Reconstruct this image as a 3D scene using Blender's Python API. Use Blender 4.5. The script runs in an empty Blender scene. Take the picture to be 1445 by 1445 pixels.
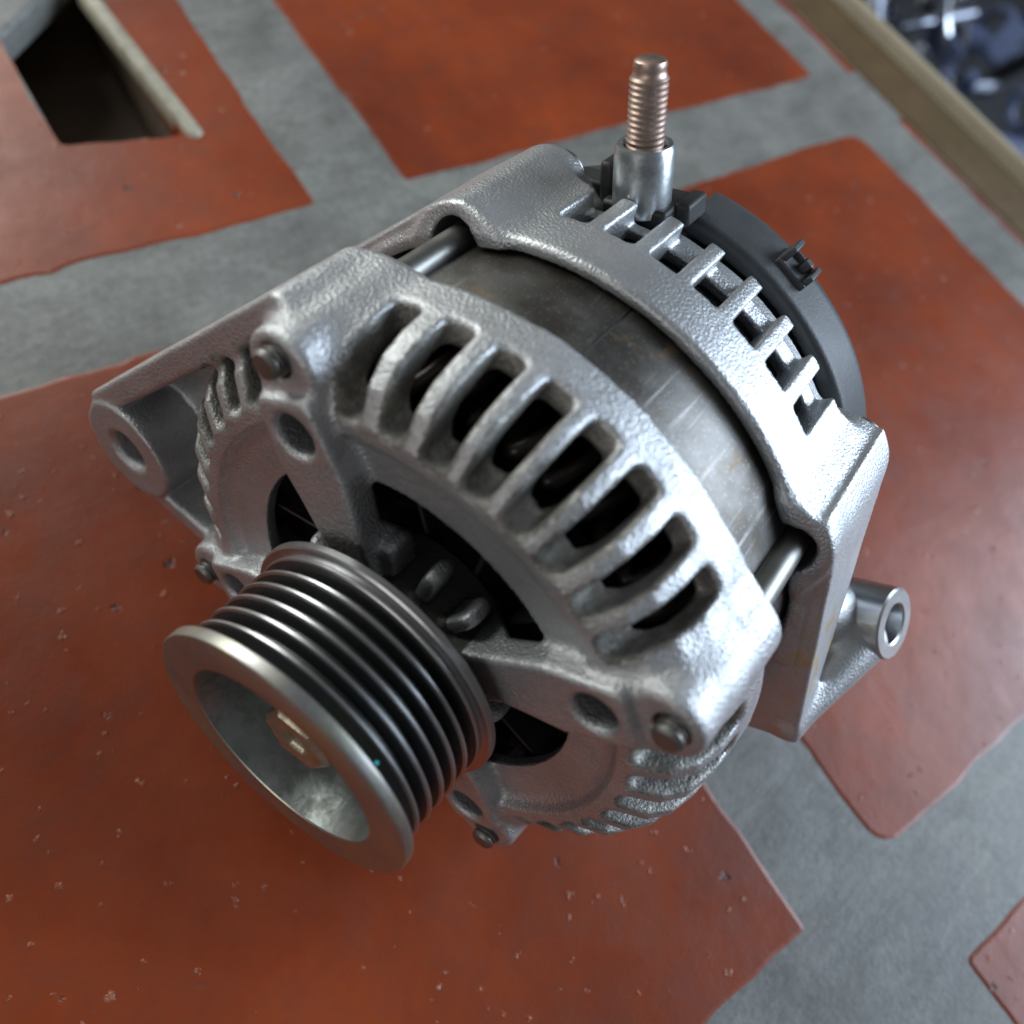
import bpy, bmesh, math, random
import numpy as np
from mathutils import Matrix, Vector, Euler

random.seed(7)
rng = np.random.default_rng(7)
S = bpy.context.scene
COL = S.collection
MM = 0.001
CAM_H = 244.3          # camera height above the tiles, mm

# ------------------------------------------------------------------ camera
cam_d = bpy.data.cameras.new('camera')
cam = bpy.data.objects.new('camera', cam_d)
COL.objects.link(cam)
Rg = Matrix(((0.803579, -0.541267, 0.24757), (-0.393259, -0.795054, -0.461775), (0.446775, 0.273714, -0.851747)))
Rc = Rg.transposed() @ Matrix(((1, 0, 0), (0, -1, 0), (0, 0, -1)))
cam.matrix_world = Matrix.Translation((0, 0, CAM_H * MM)) @ Rc.to_4x4()
cam_d.sensor_width = 36.0
cam_d.lens = 36.0 * 1220.05 / 1445.0
cam_d.clip_start = 0.005
cam_d.clip_end = 50.0
cam_d.dof.use_dof = True
cam_d.dof.focus_distance = 0.181
cam_d.dof.aperture_fstop = 9.0
S.camera = cam

# ------------------------------------------------------------------ world and lamps
W = bpy.data.worlds.new('World')
S.world = W
W.use_nodes = True
bg = W.node_tree.nodes['Background']
bg.inputs['Color'].default_value = (0.92, 0.96, 1.0, 1)
bg.inputs['Strength'].default_value = 0.11


def area(name, loc, target, sx, sy, power, col):
    d = bpy.data.lights.new(name, 'AREA')
    d.shape = 'RECTANGLE'; d.size = sx; d.size_y = sy; d.energy = power; d.color = col
    o = bpy.data.objects.new(name, d)
    COL.objects.link(o)
    o.location = loc
    o.rotation_euler = (Vector(target) - Vector(loc)).to_track_quat('-Z', 'Y').to_euler()
    return o


area('doorway_daylight', (1.40, -0.62, 0.78), (0.05, 0.05, 0.05), 1.1, 0.8, 34.0, (0.70, 0.84, 1.0))
area('side_window', (-0.25, 1.25, 0.70), (0.05, 0.05, 0.05), 1.0, 0.6, 13.0, (0.96, 1.0, 0.95))
area('front_window', (-1.35, -0.15, 0.62), (0.05, 0.05, 0.08), 0.9, 0.6, 3.2, (1.0, 0.98, 0.94))
S.view_settings.view_transform = 'Standard'
S.view_settings.look = 'None'
S.view_settings.exposure = 0.12
S.view_settings.gamma = 1.0


# ------------------------------------------------------------------ material helpers
class NT:
    def __init__(self, name):
        self.m = bpy.data.materials.new(name)
        self.m.use_nodes = True
        self.t = self.m.node_tree
        self.n = self.t.nodes
        self.b = self.n['Principled BSDF']

    def add(self, typ, **kw):
        nd = self.n.new(typ)
        for k, v in kw.items():
            if hasattr(nd, k) and not k[0].isupper():
                setattr(nd, k, v)
        return nd

    def link(self, a, b):
        self.t.links.new(a, b)

    def coord(self):
        return self.add('ShaderNodeTexCoord').outputs['Object']

    def noise(self, vec, scale, detail=3, rough=0.5, dist=0.0):
        nd = self.add('ShaderNodeTexNoise')
        self.link(vec, nd.inputs['Vector'])
        nd.inputs['Scale'].default_value = scale
        nd.inputs['Detail'].default_value = detail
        nd.inputs['Roughness'].default_value = rough
        nd.inputs['Distortion'].default_value = dist
        return nd.outputs['Fac']

    def voro(self, vec, scale, rand=1.0, feature='F1'):
        nd = self.add('ShaderNodeTexVoronoi')
        nd.feature = feature
        self.link(vec, nd.inputs['Vector'])
        nd.inputs['Scale'].default_value = scale
        nd.inputs['Randomness'].default_value = rand
        return nd

    def ramp(self, fac, stops):
        nd = self.add('ShaderNodeValToRGB')
        self.link(fac, nd.inputs['Fac'])
        el = nd.color_ramp.elements
        while len(el) < len(stops):
            el.new(0.5)
        for e, (p, c) in zip(el, stops):
            e.position = p
            e.color = (c, c, c, 1) if not isinstance(c, tuple) else (*c, 1)
        return nd.outputs['Color']

    def mix(self, fac, a, b, mode='MIX'):
        nd = self.add('ShaderNodeMix')
        nd.data_type = 'RGBA'
        nd.blend_type = mode
        for sock, v in ((nd.inputs[0], fac), (nd.inputs[6], a), (nd.inputs[7], b)):
            if hasattr(v, 'is_linked'):
                self.link(v, sock)
            elif isinstance(v, tuple):
                sock.default_value = (*v, 1)
            else:
                sock.default_value = v
        return nd.outputs[2]

    def math(self, op, a, b=0.0):
        nd = self.add('ShaderNodeMath')
        nd.operation = op
        for sock, v in ((nd.inputs[0], a), (nd.inputs[1], b)):
            if hasattr(v, 'is_linked'):
                self.link(v, sock)
            else:
                sock.default_value = v
        return nd.outputs[0]

    def scale(self, vec, s):
        nd = self.add('ShaderNodeMapping')
        self.link(vec, nd.inputs['Vector'])
        nd.inputs['Scale'].default_value = s
        return nd.outputs['Vector']

    def bump(self, h, dist, strength=1.0, prev=None):
        nd = self.add('ShaderNodeBump')
        self.link(h, nd.inputs['Height'])
        nd.inputs['Distance'].default_value = dist
        nd.inputs['Strength'].default_value = strength
        if prev is not None:
            self.link(prev, nd.inputs['Normal'])
        self.link(nd.outputs['Normal'], self.b.inputs['Normal'])
        return nd.outputs['Normal']

    def set(self, **kw):
        for k, v in kw.items():
            sock = self.b.inputs[{'col': 'Base Color', 'rough': 'Roughness', 'metal': 'Metallic', 'coat': 'Coat Weight',
                                  'coatr': 'Coat Roughness', 'spec': 'Specular IOR Level', 'aniso': 'Anisotropic'}[k]]
            if hasattr(v, 'is_linked'):
                self.link(v, sock)
            elif isinstance(v, tuple):
                sock.default_value = (*v, 1)
            else:
                sock.default_value = v
        return self


def mat_cast(name, base=(0.57, 0.575, 0.59), grain=1.0, dirt=0.26, dirt_lo=0.50, rough=0.43, metal=0.88):
    t = NT(name)
    c = t.coord()
    g1 = t.noise(c, 1750, 3, 0.6)
    g2 = t.voro(c, 1500).outputs['Distance']
    g = t.math('ADD', t.math('MULTIPLY', g1, 0.9), t.math('MULTIPLY', g2, 0.45))
    big = t.noise(c, 55, 4, 0.6)
    soot = t.noise(c, 120, 6, 0.68, 0.4)
    d1 = t.ramp(soot, [(dirt_lo, 0.0), (dirt_lo + 0.16, 1.0)])
    fine = t.ramp(g, [(0.38, 1.0), (0.62, 0.0)])
    dm = t.math('MULTIPLY', d1, dirt)
    dm = t.math('ADD', dm, t.math('MULTIPLY', fine, 0.40 * grain))
    col = t.mix(big, tuple(v * 0.86 for v in base), tuple(min(1, v * 1.10) for v in base))
    col = t.mix(dm, col, (0.075, 0.068, 0.058))
    r = t.math('ADD', t.math('MULTIPLY', big, 0.16), rough - 0.08)
    r = t.math('ADD', r, t.math('MULTIPLY', d1, 0.15 * dirt))
    t.set(col=col, rough=r, metal=t.math('SUBTRACT', metal, t.math('MULTIPLY', dm, 0.5)))
    n = t.bump(g, 0.00034, 0.75 * grain)
    t.bump(t.noise(c, 330, 2), 0.00015, 0.15, n)
    return t.m


def mat_metal(name, base, rough=0.3, var=0.3, sc=160, bumpd=0.0, stretch=None, dirtcol=None, dirt=0.0, bumpsc=900):
    t = NT(name)
    c = t.coord()
    v = t.scale(c, stretch) if stretch else c
    nz = t.noise(v, sc, 4, 0.6)
    col = t.mix(nz, tuple(x * (1 - var) for x in base), tuple(min(1, x * (1 + var)) for x in base))
    r = t.math('ADD', t.math('MULTIPLY', nz, 0.2), rough - 0.1)
    if dirtcol:
        dn = t.ramp(t.noise(c, sc * 0.7, 5, 0.65), [(0.48, 0.0), (0.66, 1.0)])
        col = t.mix(t.math('MULTIPLY', dn, dirt), col, dirtcol)
        t.set(metal=t.math('SUBTRACT', 1.0, t.math('MULTIPLY', dn, dirt * 0.8)))
    else:
        t.set(metal=1.0)
    t.set(col=col, rough=r)
    if bumpd:
        t.bump(t.noise(v, bumpsc, 3), bumpd, 0.8)
    return t.m


def mat_plain(name, base, rough=0.5, var=0.25, sc=120, bumpd=0.0001, bumpsc=1500):
    t = NT(name)
    c = t.coord()
    nz = t.noise(c, sc, 5, 0.6)
    col = t.mix(nz, tuple(x * (1 - var) for x in base), tuple(min(1, x * (1 + var)) for x in base))
    t.set(col=col, rough=t.math('ADD', t.math('MULTIPLY', nz, 0.25), rough - 0.12))
    t.bump(t.noise(c, bumpsc, 3), bumpd, 0.6)
    return t.m


M = {}
M['cast'] = mat_cast('cast_aluminium')
M['cast_rear'] = mat_cast('cast_aluminium_rear', base=(0.57, 0.58, 0.595), grain=0.8, dirt=0.2, rough=0.42)
M['hub'] = mat_cast('dark_hub_casting', base=(0.10, 0.098, 0.09), grain=1.0, dirt=0.9, dirt_lo=0.44, rough=0.55, metal=0.5)  # bearing hub toned much darker than the rest of the casting
M['arm'] = mat_cast('cast_aluminium_arm', base=(0.58, 0.59, 0.61), grain=0.55, dirt=0.15)


def chalk(m, centre, rad):
    nt = m.node_tree
    b = nt.nodes['Principled BSDF']
    tc = nt.nodes.new('ShaderNodeTexCoord')
    ds = nt.nodes.new('ShaderNodeVectorMath'); ds.operation = 'DISTANCE'
    ds.inputs[1].default_value = centre
    mp = nt.nodes.new('ShaderNodeMapping'); mp.inputs['Scale'].default_value = (0.75, 0.4, 0.9)
    nz = nt.nodes.new('ShaderNodeTexNoise'); nz.inputs['Scale'].default_value = 230; nz.inputs['Detail'].default_value = 4
    nt.links.new(tc.outputs['Object'], ds.inputs[0]); nt.links.new(tc.outputs['Object'], mp.inputs['Vector'])
    nt.links.new(mp.outputs[0], nz.inputs['Vector'])
    a = nt.nodes.new('ShaderNodeMapRange'); a.inputs[1].default_value = rad; a.inputs[2].default_value = rad * 0.6
    nt.links.new(ds.outputs['Value'], a.inputs[0])
    r = nt.nodes.new('ShaderNodeMapRange'); r.inputs[1].default_value = 0.50; r.inputs[2].default_value = 0.60
    nt.links.new(nz.outputs['Fac'], r.inputs[0])
    mu = nt.nodes.new('ShaderNodeMath'); mu.operation = 'MULTIPLY'
    nt.links.new(a.outputs[0], mu.inputs[0]); nt.links.new(r.outputs[0], mu.inputs[1])
    m2 = nt.nodes.new('ShaderNodeMath'); m2.operation = 'MULTIPLY'; m2.inputs[1].default_value = 0.75
    nt.links.new(mu.outputs[0], m2.inputs[0])
    old = b.inputs['Base Color'].links[0].from_socket
    mx = nt.nodes.new('ShaderNodeMix'); mx.data_type = 'RGBA'
    nt.links.new(m2.outputs[0], mx.inputs[0]); nt.links.new(old, mx.inputs[6]); mx.inputs[7].default_value = (0.62, 0.45, 0.16, 1)
    nt.links.new(mx.outputs[2], b.inputs['Base Color'])


chalk(M['arm'], ((73.5 - 0.0) * MM, (15.0 + 67.4) * MM, (-92.0 + 96.0) * MM), 0.017)
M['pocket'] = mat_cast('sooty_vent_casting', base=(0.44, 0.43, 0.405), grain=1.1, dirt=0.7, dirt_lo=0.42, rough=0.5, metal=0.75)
M['machined'] = mat_metal('machined_aluminium', (0.58, 0.58, 0.58), 0.33, 0.12, 300, 0.00004)
M['bolt'] = mat_metal('zinc_bolt_steel', (0.50, 0.50, 0.50), 0.24, 0.2, 200)
M['rod'] = mat_metal('oily_rod_steel', (0.27, 0.265, 0.25), 0.44, 0.3, 150, 0.00003)
M['stud'] = mat_metal('coppery_stud_steel', (0.50, 0.37, 0.31), 0.42, 0.45, 260, 0.00006)
M['sleeve'] = mat_metal('zinc_sleeve', (0.52, 0.55, 0.57), 0.34, 0.15, 90, 0.00005, None, (0.05, 0.05, 0.05), 0.7)
M['fan'] = mat_metal('sooty_fan_steel', (0.10, 0.10, 0.10), 0.5, 0.4, 200, 0.0001)
M['plastic'] = mat_plain('dusty_black_plastic', (0.052, 0.055, 0.06), 0.50, 0.35, 90, 0.00012)
M['insulator'] = mat_plain('black_insulator', (0.022, 0.022, 0.022), 0.55, 0.4, 120)
M['coil'] = mat_plain('varnished_copper', (0.020, 0.014, 0.011), 0.30, 0.5, 200)
M['dark'] = mat_metal('dark_rotor_steel', (0.03, 0.03, 0.03), 0.6, 0.4, 150)


def make_stator():
    t = NT('scuffed_stator_steel')
    c = t.coord()
    a = t.noise(c, 42, 5, 0.6, 0.3)
    streak = t.noise(t.scale(c, (1, 1, 0.06)), 420, 3, 0.6)
    lam = t.noise(t.scale(c, (0.02, 0.02, 1)), 2600, 1)
    col = t.mix(t.ramp(a, [(0.38, 0.0), (0.68, 1.0)]), (0.105, 0.096, 0.086), (0.27, 0.26, 0.25))
    rust = t.ramp(t.noise(c, 95, 6, 0.7, 0.6), [(0.56, 0.0), (0.66, 1.0)])
    scr = t.ramp(t.noise(t.scale(c, (1, 1, 0.045)), 900, 2, 0.5), [(0.60, 0.0), (0.68, 1.0)])
    scm = t.ramp(t.noise(c, 38, 3), [(0.46, 0.0), (0.6, 1.0)])
    col = t.mix(t.math('MULTIPLY', t.math('MULTIPLY', scr, scm), 0.6), col, (0.50, 0.49, 0.47))
    col = t.mix(t.math('MULTIPLY', rust, 0.55), col, (0.19, 0.115, 0.055))
    spk = t.ramp(t.voro(c, 1100).outputs['Distance'], [(0.10, 1.0), (0.22, 0.0)])
    col = t.mix(t.math('MULTIPLY', spk, 0.35), col, (0.62, 0.60, 0.56))
    t.set(col=col, metal=t.math('SUBTRACT', 0.95, t.math('MULTIPLY', rust, 0.4)),
          rough=t.math('ADD', 0.40, t.math('MULTIPLY', a, 0.22)))
    n = t.bump(streak, 0.00006, 0.6)
    n = t.bump(lam, 0.00005, 0.5, n)
    t.bump(t.noise(c, 1300, 2), 0.00008, 0.5, n)
    return t.m


def make_pulley(name, base, patina, rough):
    t = NT(name)
    c = t.coord()
    fine = t.noise(c, 900, 3, 0.6)
    big = t.noise(c, 60, 4, 0.6)
    ring = t.noise(t.scale(c, (0.03, 0.03, 1)), 3000, 2)
    col = t.mix(big, tuple(x * 0.8 for x in base), tuple(x * 1.15 for x in base))
    if patina:
        col = t.mix(t.math('MULTIPLY', t.ramp(t.noise(c, 75, 4, 0.6, 0.5), [(0.46, 0.0), (0.64, 1.0)]), 0.55), col, (0.50, 0.50, 0.30))
    sp = t.ramp(t.voro(c, 1000).outputs['Distance'], [(0.07, 1.0), (0.15, 0.0)])
    col = t.mix(t.math('MULTIPLY', sp, 0.25), col, (0.6, 0.6, 0.6))
    t.set(col=col, metal=1.0, rough=t.math('ADD', rough - 0.08, t.math('MULTIPLY', fine, 0.16)))
    n = t.bump(fine, 0.00005, 0.5)
    t.bump(ring, 0.00004, 0.5, n)
    return t.m


M['stator'] = make_stator()
M['pulley'] = make_pulley('worn_groove_steel', (0.50, 0.50, 0.505), False, 0.34)
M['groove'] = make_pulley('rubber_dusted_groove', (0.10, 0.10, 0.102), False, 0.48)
M['flange'] = make_pulley('plated_flange_steel', (0.42, 0.41, 0.40), True, 0.40)
M['cup'] = mat_metal('galvanised_cup', (0.36, 0.38, 0.37), 0.45, 0.3, 220, 0.0002, None, (0.08, 0.08, 0.07), 0.6, 420)
M['nut'] = mat_metal('dirty_brassy_nut', (0.52, 0.47, 0.36), 0.38, 0.35, 300, 0.00015, None, (0.09, 0.07, 0.04), 0.7)


def make_tile():
    t = NT('red_glazed_clay')
    geo = t.add('ShaderNodeNewGeometry')
    c = geo.outputs['Position']
    a = t.noise(c, 14, 5, 0.6)
    b = t.noise(c, 60, 5, 0.65, 0.4)
    col = t.mix(t.ramp(a, [(0.3, 0.0), (0.7, 1.0)]), (0.150, 0.023, 0.007), (0.300, 0.052, 0.012))
    col = t.mix(t.math('MULTIPLY', t.ramp(b, [(0.42, 0.0), (0.75, 1.0)]), 0.45), col, (0.115, 0.028, 0.014))
    # sparse chips: pale and dark flecks
    wv = t.add('ShaderNodeVectorMath'); wv.operation = 'ADD'
    nz = t.add('ShaderNodeTexNoise'); nz.inputs['Scale'].default_value = 500
    t.link(c, nz.inputs['Vector'])
    sc = t.add('ShaderNodeVectorMath'); sc.operation = 'SCALE'; sc.inputs['Scale'].default_value = 0.0035
    t.link(nz.outputs['Color'], sc.inputs[0])
    t.link(c, wv.inputs[0]); t.link(sc.outputs[0], wv.inputs[1])
    v1 = t.voro(wv.outputs[0], 95)
    keep = t.ramp(v1.outputs['Color'], [(0.54, 0.0), (0.56, 1.0)])
    chip_p = t.math('MULTIPLY', t.ramp(v1.outputs['Distance'], [(0.06, 1.0), (0.12, 0.0)]), keep)
    sh = t.scale(wv.outputs[0], (1.0, 1.0, 1.0))
    v2 = t.voro(sh, 71)
    keep2 = t.ramp(v2.outputs['Color'], [(0.52, 0.0), (0.54, 1.0)])
    chip_d = t.math('MULTIPLY', t.ramp(v2.outputs['Distance'], [(0.06, 1.0), (0.11, 0.0)]), keep2)
    v3 = t.voro(wv.outputs[0], 240)
    keep3 = t.ramp(v3.outputs['Color'], [(0.66, 0.0), (0.68, 1.0)])
    chip_s = t.math('MULTIPLY', t.ramp(v3.outputs['Distance'], [(0.08, 1.0), (0.2, 0.0)]), keep3)
    col = t.mix(t.math('MULTIPLY', chip_p, 0.55), col, (0.42, 0.19, 0.12))
    col = t.mix(t.math('MULTIPLY', chip_s, 0.28), col, (0.36, 0.14, 0.08))
    col = t.mix(t.math('MULTIPLY', chip_d, 0.75), col, (0.060, 0.050, 0.052))
    t.set(col=col, rough=t.math('ADD', 0.22, t.math('MULTIPLY', b, 0.30)), spec=0.45)
    h = t.math('SUBTRACT', t.math('ADD', t.math('MULTIPLY', chip_p, 0.7), t.math('MULTIPLY', chip_s, 0.5)), chip_d)
    n = t.bump(h, 0.0005, 0.8)
    n = t.bump(t.noise(c, 900, 4, 0.6), 0.00010, 0.6, n)
    t.bump(t.noise(c, 35, 3), 0.0012, 0.35, n)
    return t.m


def make_grout(name, base, stain):
    t = NT(name)
    geo = t.add('ShaderNodeNewGeometry')
    c = geo.outputs['Position']
    a = t.noise(c, 26, 6, 0.62, 0.5)
    b = t.noise(t.scale(c, (0.25, 1.0, 1.0)), 110, 5, 0.65, 0.8)
    f = t.noise(c, 700, 3, 0.6)
    col = t.mix(t.ramp(a, [(0.3, 0.0), (0.72, 1.0)]), tuple(x * 0.55 for x in base), tuple(x * 1.22 for x in base))
    col = t.mix(t.math('MULTIPLY', t.ramp(b, [(0.5, 0.0), (0.68, 1.0)]), 0.35), col, tuple(x * 1.45 for x in base))
    col = t.mix(t.math('MULTIPLY', t.ramp(t.noise(c, 48, 5, 0.7), [(0.54, 0.0), (0.70, 1.0)]), 0.55), col, stain)
    grit = t.noise(c, 340, 5, 0.75)
    col = t.mix(t.math('MULTIPLY', t.ramp(grit, [(0.36, 1.0), (0.52, 0.0)]), 0.55), col, tuple(x * 0.45 for x in base))
    col = t.mix(t.math('MULTIPLY', t.ramp(grit, [(0.56, 0.0), (0.68, 1.0)]), 0.30), col, tuple(x * 1.6 for x in base))
    pit = t.ramp(t.voro(c, 130).outputs['Distance'], [(0.03, 1.0), (0.07, 0.0)])
    col = t.mix(t.math('MULTIPLY', pit, 0.6), col, (0.05, 0.05, 0.05))
    t.set(col=col, rough=t.math('ADD', 0.36, t.math('MULTIPLY', a, 0.3)))
    n = t.bump(f, 0.00022, 0.55)
    n = t.bump(b, 0.0007, 0.5, n)
    t.bump(pit, 0.0006, -0.6, n)
    return t.m


M['tile'] = make_tile()
M['grout'] = make_grout('trowelled_cement', (0.205, 0.203, 0.190), (0.085, 0.078, 0.062))
M['mortar'] = make_grout('pale_mortar', (0.40, 0.37, 0.28), (0.2, 0.18, 0.14))
M['pit'] = mat_plain('brown_pit', (0.10, 0.070, 0.045), 0.8, 0.5, 60, 0.0006, 300)  # dark brown, mottled, on the pit walls and bottom
M['wood'] = mat_plain('varnished_edge_board', (0.095, 0.058, 0.023), 0.5, 0.35, 60, 0.0002, 500)
M['woodpale'] = mat_plain('worn_board_edge', (0.42, 0.36, 0.27), 0.55, 0.2, 70, 0.0002, 500)


# ------------------------------------------------------------------ object helpers
def mesh_obj(name, verts, faces, mat, parent=None, smooth=True, normals=None):
    me = bpy.data.meshes.new(name)
    verts = np.asarray(verts, dtype=np.float32)
    if isinstance(faces, np.ndarray):
        nf, k = faces.shape
        me.vertices.add(len(verts)); me.vertices.foreach_set('co', verts.ravel())
        me.loops.add(nf * k); me.loops.foreach_set('vertex_index', faces.ravel().astype(np.int32))
        me.polygons.add(nf)
        me.polygons.foreach_set('loop_start', np.arange(0, nf * k, k, dtype=np.int32))
        me.update(calc_edges=True)
    else:
        me.from_pydata(verts.tolist(), [], faces)
    me.polygons.foreach_set('use_smooth', np.full(len(me.polygons), smooth))
    me.materials.append(mat)
    if normals is not None:
        me.normals_split_custom_set_from_vertices(normals)
    me.update()
    o = bpy.data.objects.new(name, me)
    COL.objects.link(o)
    if parent is not None:
        o.parent = parent
    return o


def link_copy(o, name=None, parent=None, mw=None):
    c = o.copy()
    COL.objects.link(c)
    c.parent = parent if parent is not None else o.parent
    if mw is not None:
        c.matrix_basis = mw
    return c


# ------------------------------------------------------------------ alternator frame (mm): x right, y up, d = depth behind the pulley face
Xw = Vector((0.313455, -0.949603, 0.0)); Yw = Vector((0.089021, 0.029385, 0.995596)); Aw = Vector((-0.945421, -0.312075, 0.093745))
Pw = Vector((18.565199, 30.597033, -166.860377 + CAM_H))
BASE = Vector((0.0, -67.4, -96.0))        # root of the alternator in (x, y, -d)
alt = bpy.data.objects.new('alternator', None)
COL.objects.link(alt)
alt.empty_display_size = 0.05
Ra = Matrix((Xw, Yw, Aw)).transposed()
alt.matrix_world = Matrix.Translation((Pw + Ra @ BASE) * MM) @ Ra.to_4x4()
alt['label'] = 'silver cast aluminium car alternator with ribbed belt pulley lying on the red tiles'
alt['category'] = 'alternator'


def loc(v):
    """(x, y, d) mm -> local metres under the root"""
    v = np.asarray(v, dtype=np.float64)
    o = np.empty_like(v)
    o[..., 0] = (v[..., 0] - BASE.x) * MM
    o[..., 1] = (v[..., 1] - BASE.y) * MM
    o[..., 2] = (-v[..., 2] - BASE.z) * MM
    return o


def revolve(name, prof, mat, parent, n=96, cx=0.0, cy=0.0, smooth_deg=35, closed=True):
    """prof: (r, d) polygon walked so that the solid is bounded; revolved about the d axis"""
    prof = np.array(prof, float)
    m = len(prof)
    th = np.linspace(0, 2 * np.pi, n, endpoint=False)
    V = np.empty((n, m, 3))
    V[:, :, 0] = cx + np.cos(th)[:, None] * prof[:, 0]
    V[:, :, 1] = cy + np.sin(th)[:, None] * prof[:, 0]
    V[:, :, 2] = prof[:, 1][None, :]
    idx = np.arange(n * m).reshape(n, m)
    F = []
    k = m if closed else m - 1
    for j in range(k):
        a, b = idx[:, j], idx[:, (j + 1) % m]
        F.append(np.stack([a, b, np.roll(b, -1), np.roll(a, -1)], 1))
    F = np.concatenate(F)
    return finish(name, V.reshape(-1, 3), F, mat, parent, smooth_deg)


def finish(name, V, F, mat, parent, smooth_deg=35, local=True):
    bm = bmesh.new()
    P = loc(V) if local else np.asarray(V)
    vs = [bm.verts.new(p) for p in P.tolist()]
    for f in (F.tolist() if isinstance(F, np.ndarray) else F):
        g = []
        for i in f:
            if vs[i] not in g:
                g.append(vs[i])
        if len(g) > 2:
            try:
                bm.faces.new(g)
            except ValueError:
                pass
    bmesh.ops.remove_doubles(bm, verts=bm.verts, dist=1e-7)
    bmesh.ops.recalc_face_normals(bm, faces=bm.faces)
    for f in bm.faces:
        f.smooth = True
    ca = math.cos(math.radians(smooth_deg))
    for e in bm.edges:
        if len(e.link_faces) == 2 and e.link_faces[0].normal.dot(e.link_faces[1].normal) < ca:
            e.smooth = False
    me = bpy.data.meshes.new(name)
    bm.to_mesh(me); bm.free()
    me.materials.append(mat)
    o = bpy.data.objects.new(name, me)
    COL.objects.link(o)
    o.parent = parent
    return o


def tube_mesh(path, rad, n=8):
    path = np.array(path, float)
    m = len(path)
    t = np.gradient(path, axis=0)
    t /= np.linalg.norm(t, axis=1)[:, None]
    ref = np.array([0.3, 0.5, 0.8])
    u = np.cross(t, ref); u /= np.linalg.norm(u, axis=1)[:, None]
    v = np.cross(t, u)
    rad = np.broadcast_to(np.asarray(rad, float), (m,))
    th = np.linspace(0, 2 * np.pi, n, endpoint=False)
    V = path[:, None, :] + rad[:, None, None] * (np.cos(th)[None, :, None] * u[:, None, :] + np.sin(th)[None, :, None] * v[:, None, :])
    idx = np.arange(m * n).reshape(m, n)
    F = []
    for i in range(m - 1):
        for j in range(n):
            F.append([idx[i, j], idx[i, (j + 1) % n], idx[i + 1, (j + 1) % n], idx[i + 1, j]])
    F.append(list(idx[0])); F.append(list(idx[-1]))
    return V.reshape(-1, 3), F


# ------------------------------------------------------------------ signed-distance casting -> quads
def smin(a, b, k):
    h = np.clip(0.5 + 0.5 * (b - a) / k, 0, 1)
    return b + (a - b) * h - k * h * (1 - h)


def smax(a, b, k):
    return -smin(-a, -b, k)


def poly_sdf(px, py, pts):
    pts = np.array(pts, float)
    d = np.full(np.broadcast(px, py).shape, 1e9)
    ins = np.zeros(d.shape, bool)
    n = len(pts)
    for i in range(n):
        ax, ay = pts[i]; bx, by = pts[(i + 1) % n]
        ex, ey = bx - ax, by - ay
        wx, wy = px - ax, py - ay
        t = np.clip((wx * ex + wy * ey) / (ex * ex + ey * ey), 0, 1)
        d = np.minimum(d, (wx - ex * t) ** 2 + (wy - ey * t) ** 2)
        c1 = (ay <= py) & (by > py) & (ex * wy - ey * wx > 0)
        c2 = (ay > py) & (by <= py) & (ex * wy - ey * wx < 0)
        ins ^= (c1 | c2)
    d = np.sqrt(d)
    return np.where(ins, -d, d)


class Grid:
    def __init__(self, lo, hi, h):
        self.lo = np.array(lo, float); self.h = h
        n = np.ceil((np.array(hi) - self.lo) / h).astype(int) + 1
        ax = [self.lo[i] + h * np.arange(n[i]) for i in range(3)]
        self.x = ax[0].astype(np.float32)[:, None, None]
        self.y = ax[1].astype(np.float32)[None, :, None]
        self.d = ax[2].astype(np.float32)[None, None, :]
        self.r = np.sqrt(self.x ** 2 + self.y ** 2)
        self.th = np.degrees(np.arctan2(self.y, self.x))

    def rev(self, pts):
        rr = np.arange(0, 125, 0.4, dtype=np.float32)
        T = poly_sdf(rr[:, None], self.d[0, 0][None, :], pts).astype(np.float32)
        q = self.r[:, :, 0] / 0.4
        i = np.minimum(q.astype(int), len(rr) - 2)
        f = (q - i)[:, :, None].astype(np.float32)
        return T[i] * (1 - f) + T[i + 1] * f

    def poly(self, pts):
        return poly_sdf(self.x[:, :, 0], self.y[:, :, 0], pts).astype(np.float32)[:, :, None]

    def circ(self, cx, cy, r):
        return np.sqrt((self.x - cx) ** 2 + (self.y - cy) ** 2) - np.float32(r)

    def slab(self, d0, d1):
        return np.abs(self.d - (d0 + d1) / 2) - np.float32((d1 - d0) / 2)

    def seg(self, ax, ay, bx, by, r):
        ex, ey = bx - ax, by - ay
        t = np.clip(((self.x - ax) * ex + (self.y - ay) * ey) / (ex * ex + ey * ey), 0, 1)
        return np.sqrt((self.x - ax - ex * t) ** 2 + (self.y - ay - ey * t) ** 2) - np.float32(r)

    def cone(self, A, B, ra, rb):
        A, B = np.array(A, np.float32), np.array(B, np.float32)
        e = B - A
        t = np.clip(((self.x - A[0]) * e[0] + (self.y - A[1]) * e[1] + (self.d - A[2]) * e[2]) / float(e @ e), 0, 1)
        return np.sqrt((self.x - A[0] - e[0] * t) ** 2 + (self.y - A[1] - e[1] * t) ** 2 + (self.d - A[2] - e[2] * t) ** 2) - (ra + (rb - ra) * t)

    def dang(self, centres):
        """smallest signed arc (degrees) to a set of centres, 2D"""
        best = None
        for c in centres:
            a = np.abs((self.th - c + 180) % 360 - 180)
            best = a if best is None else np.minimum(best, a)
        return best.astype(np.float32)


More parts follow.
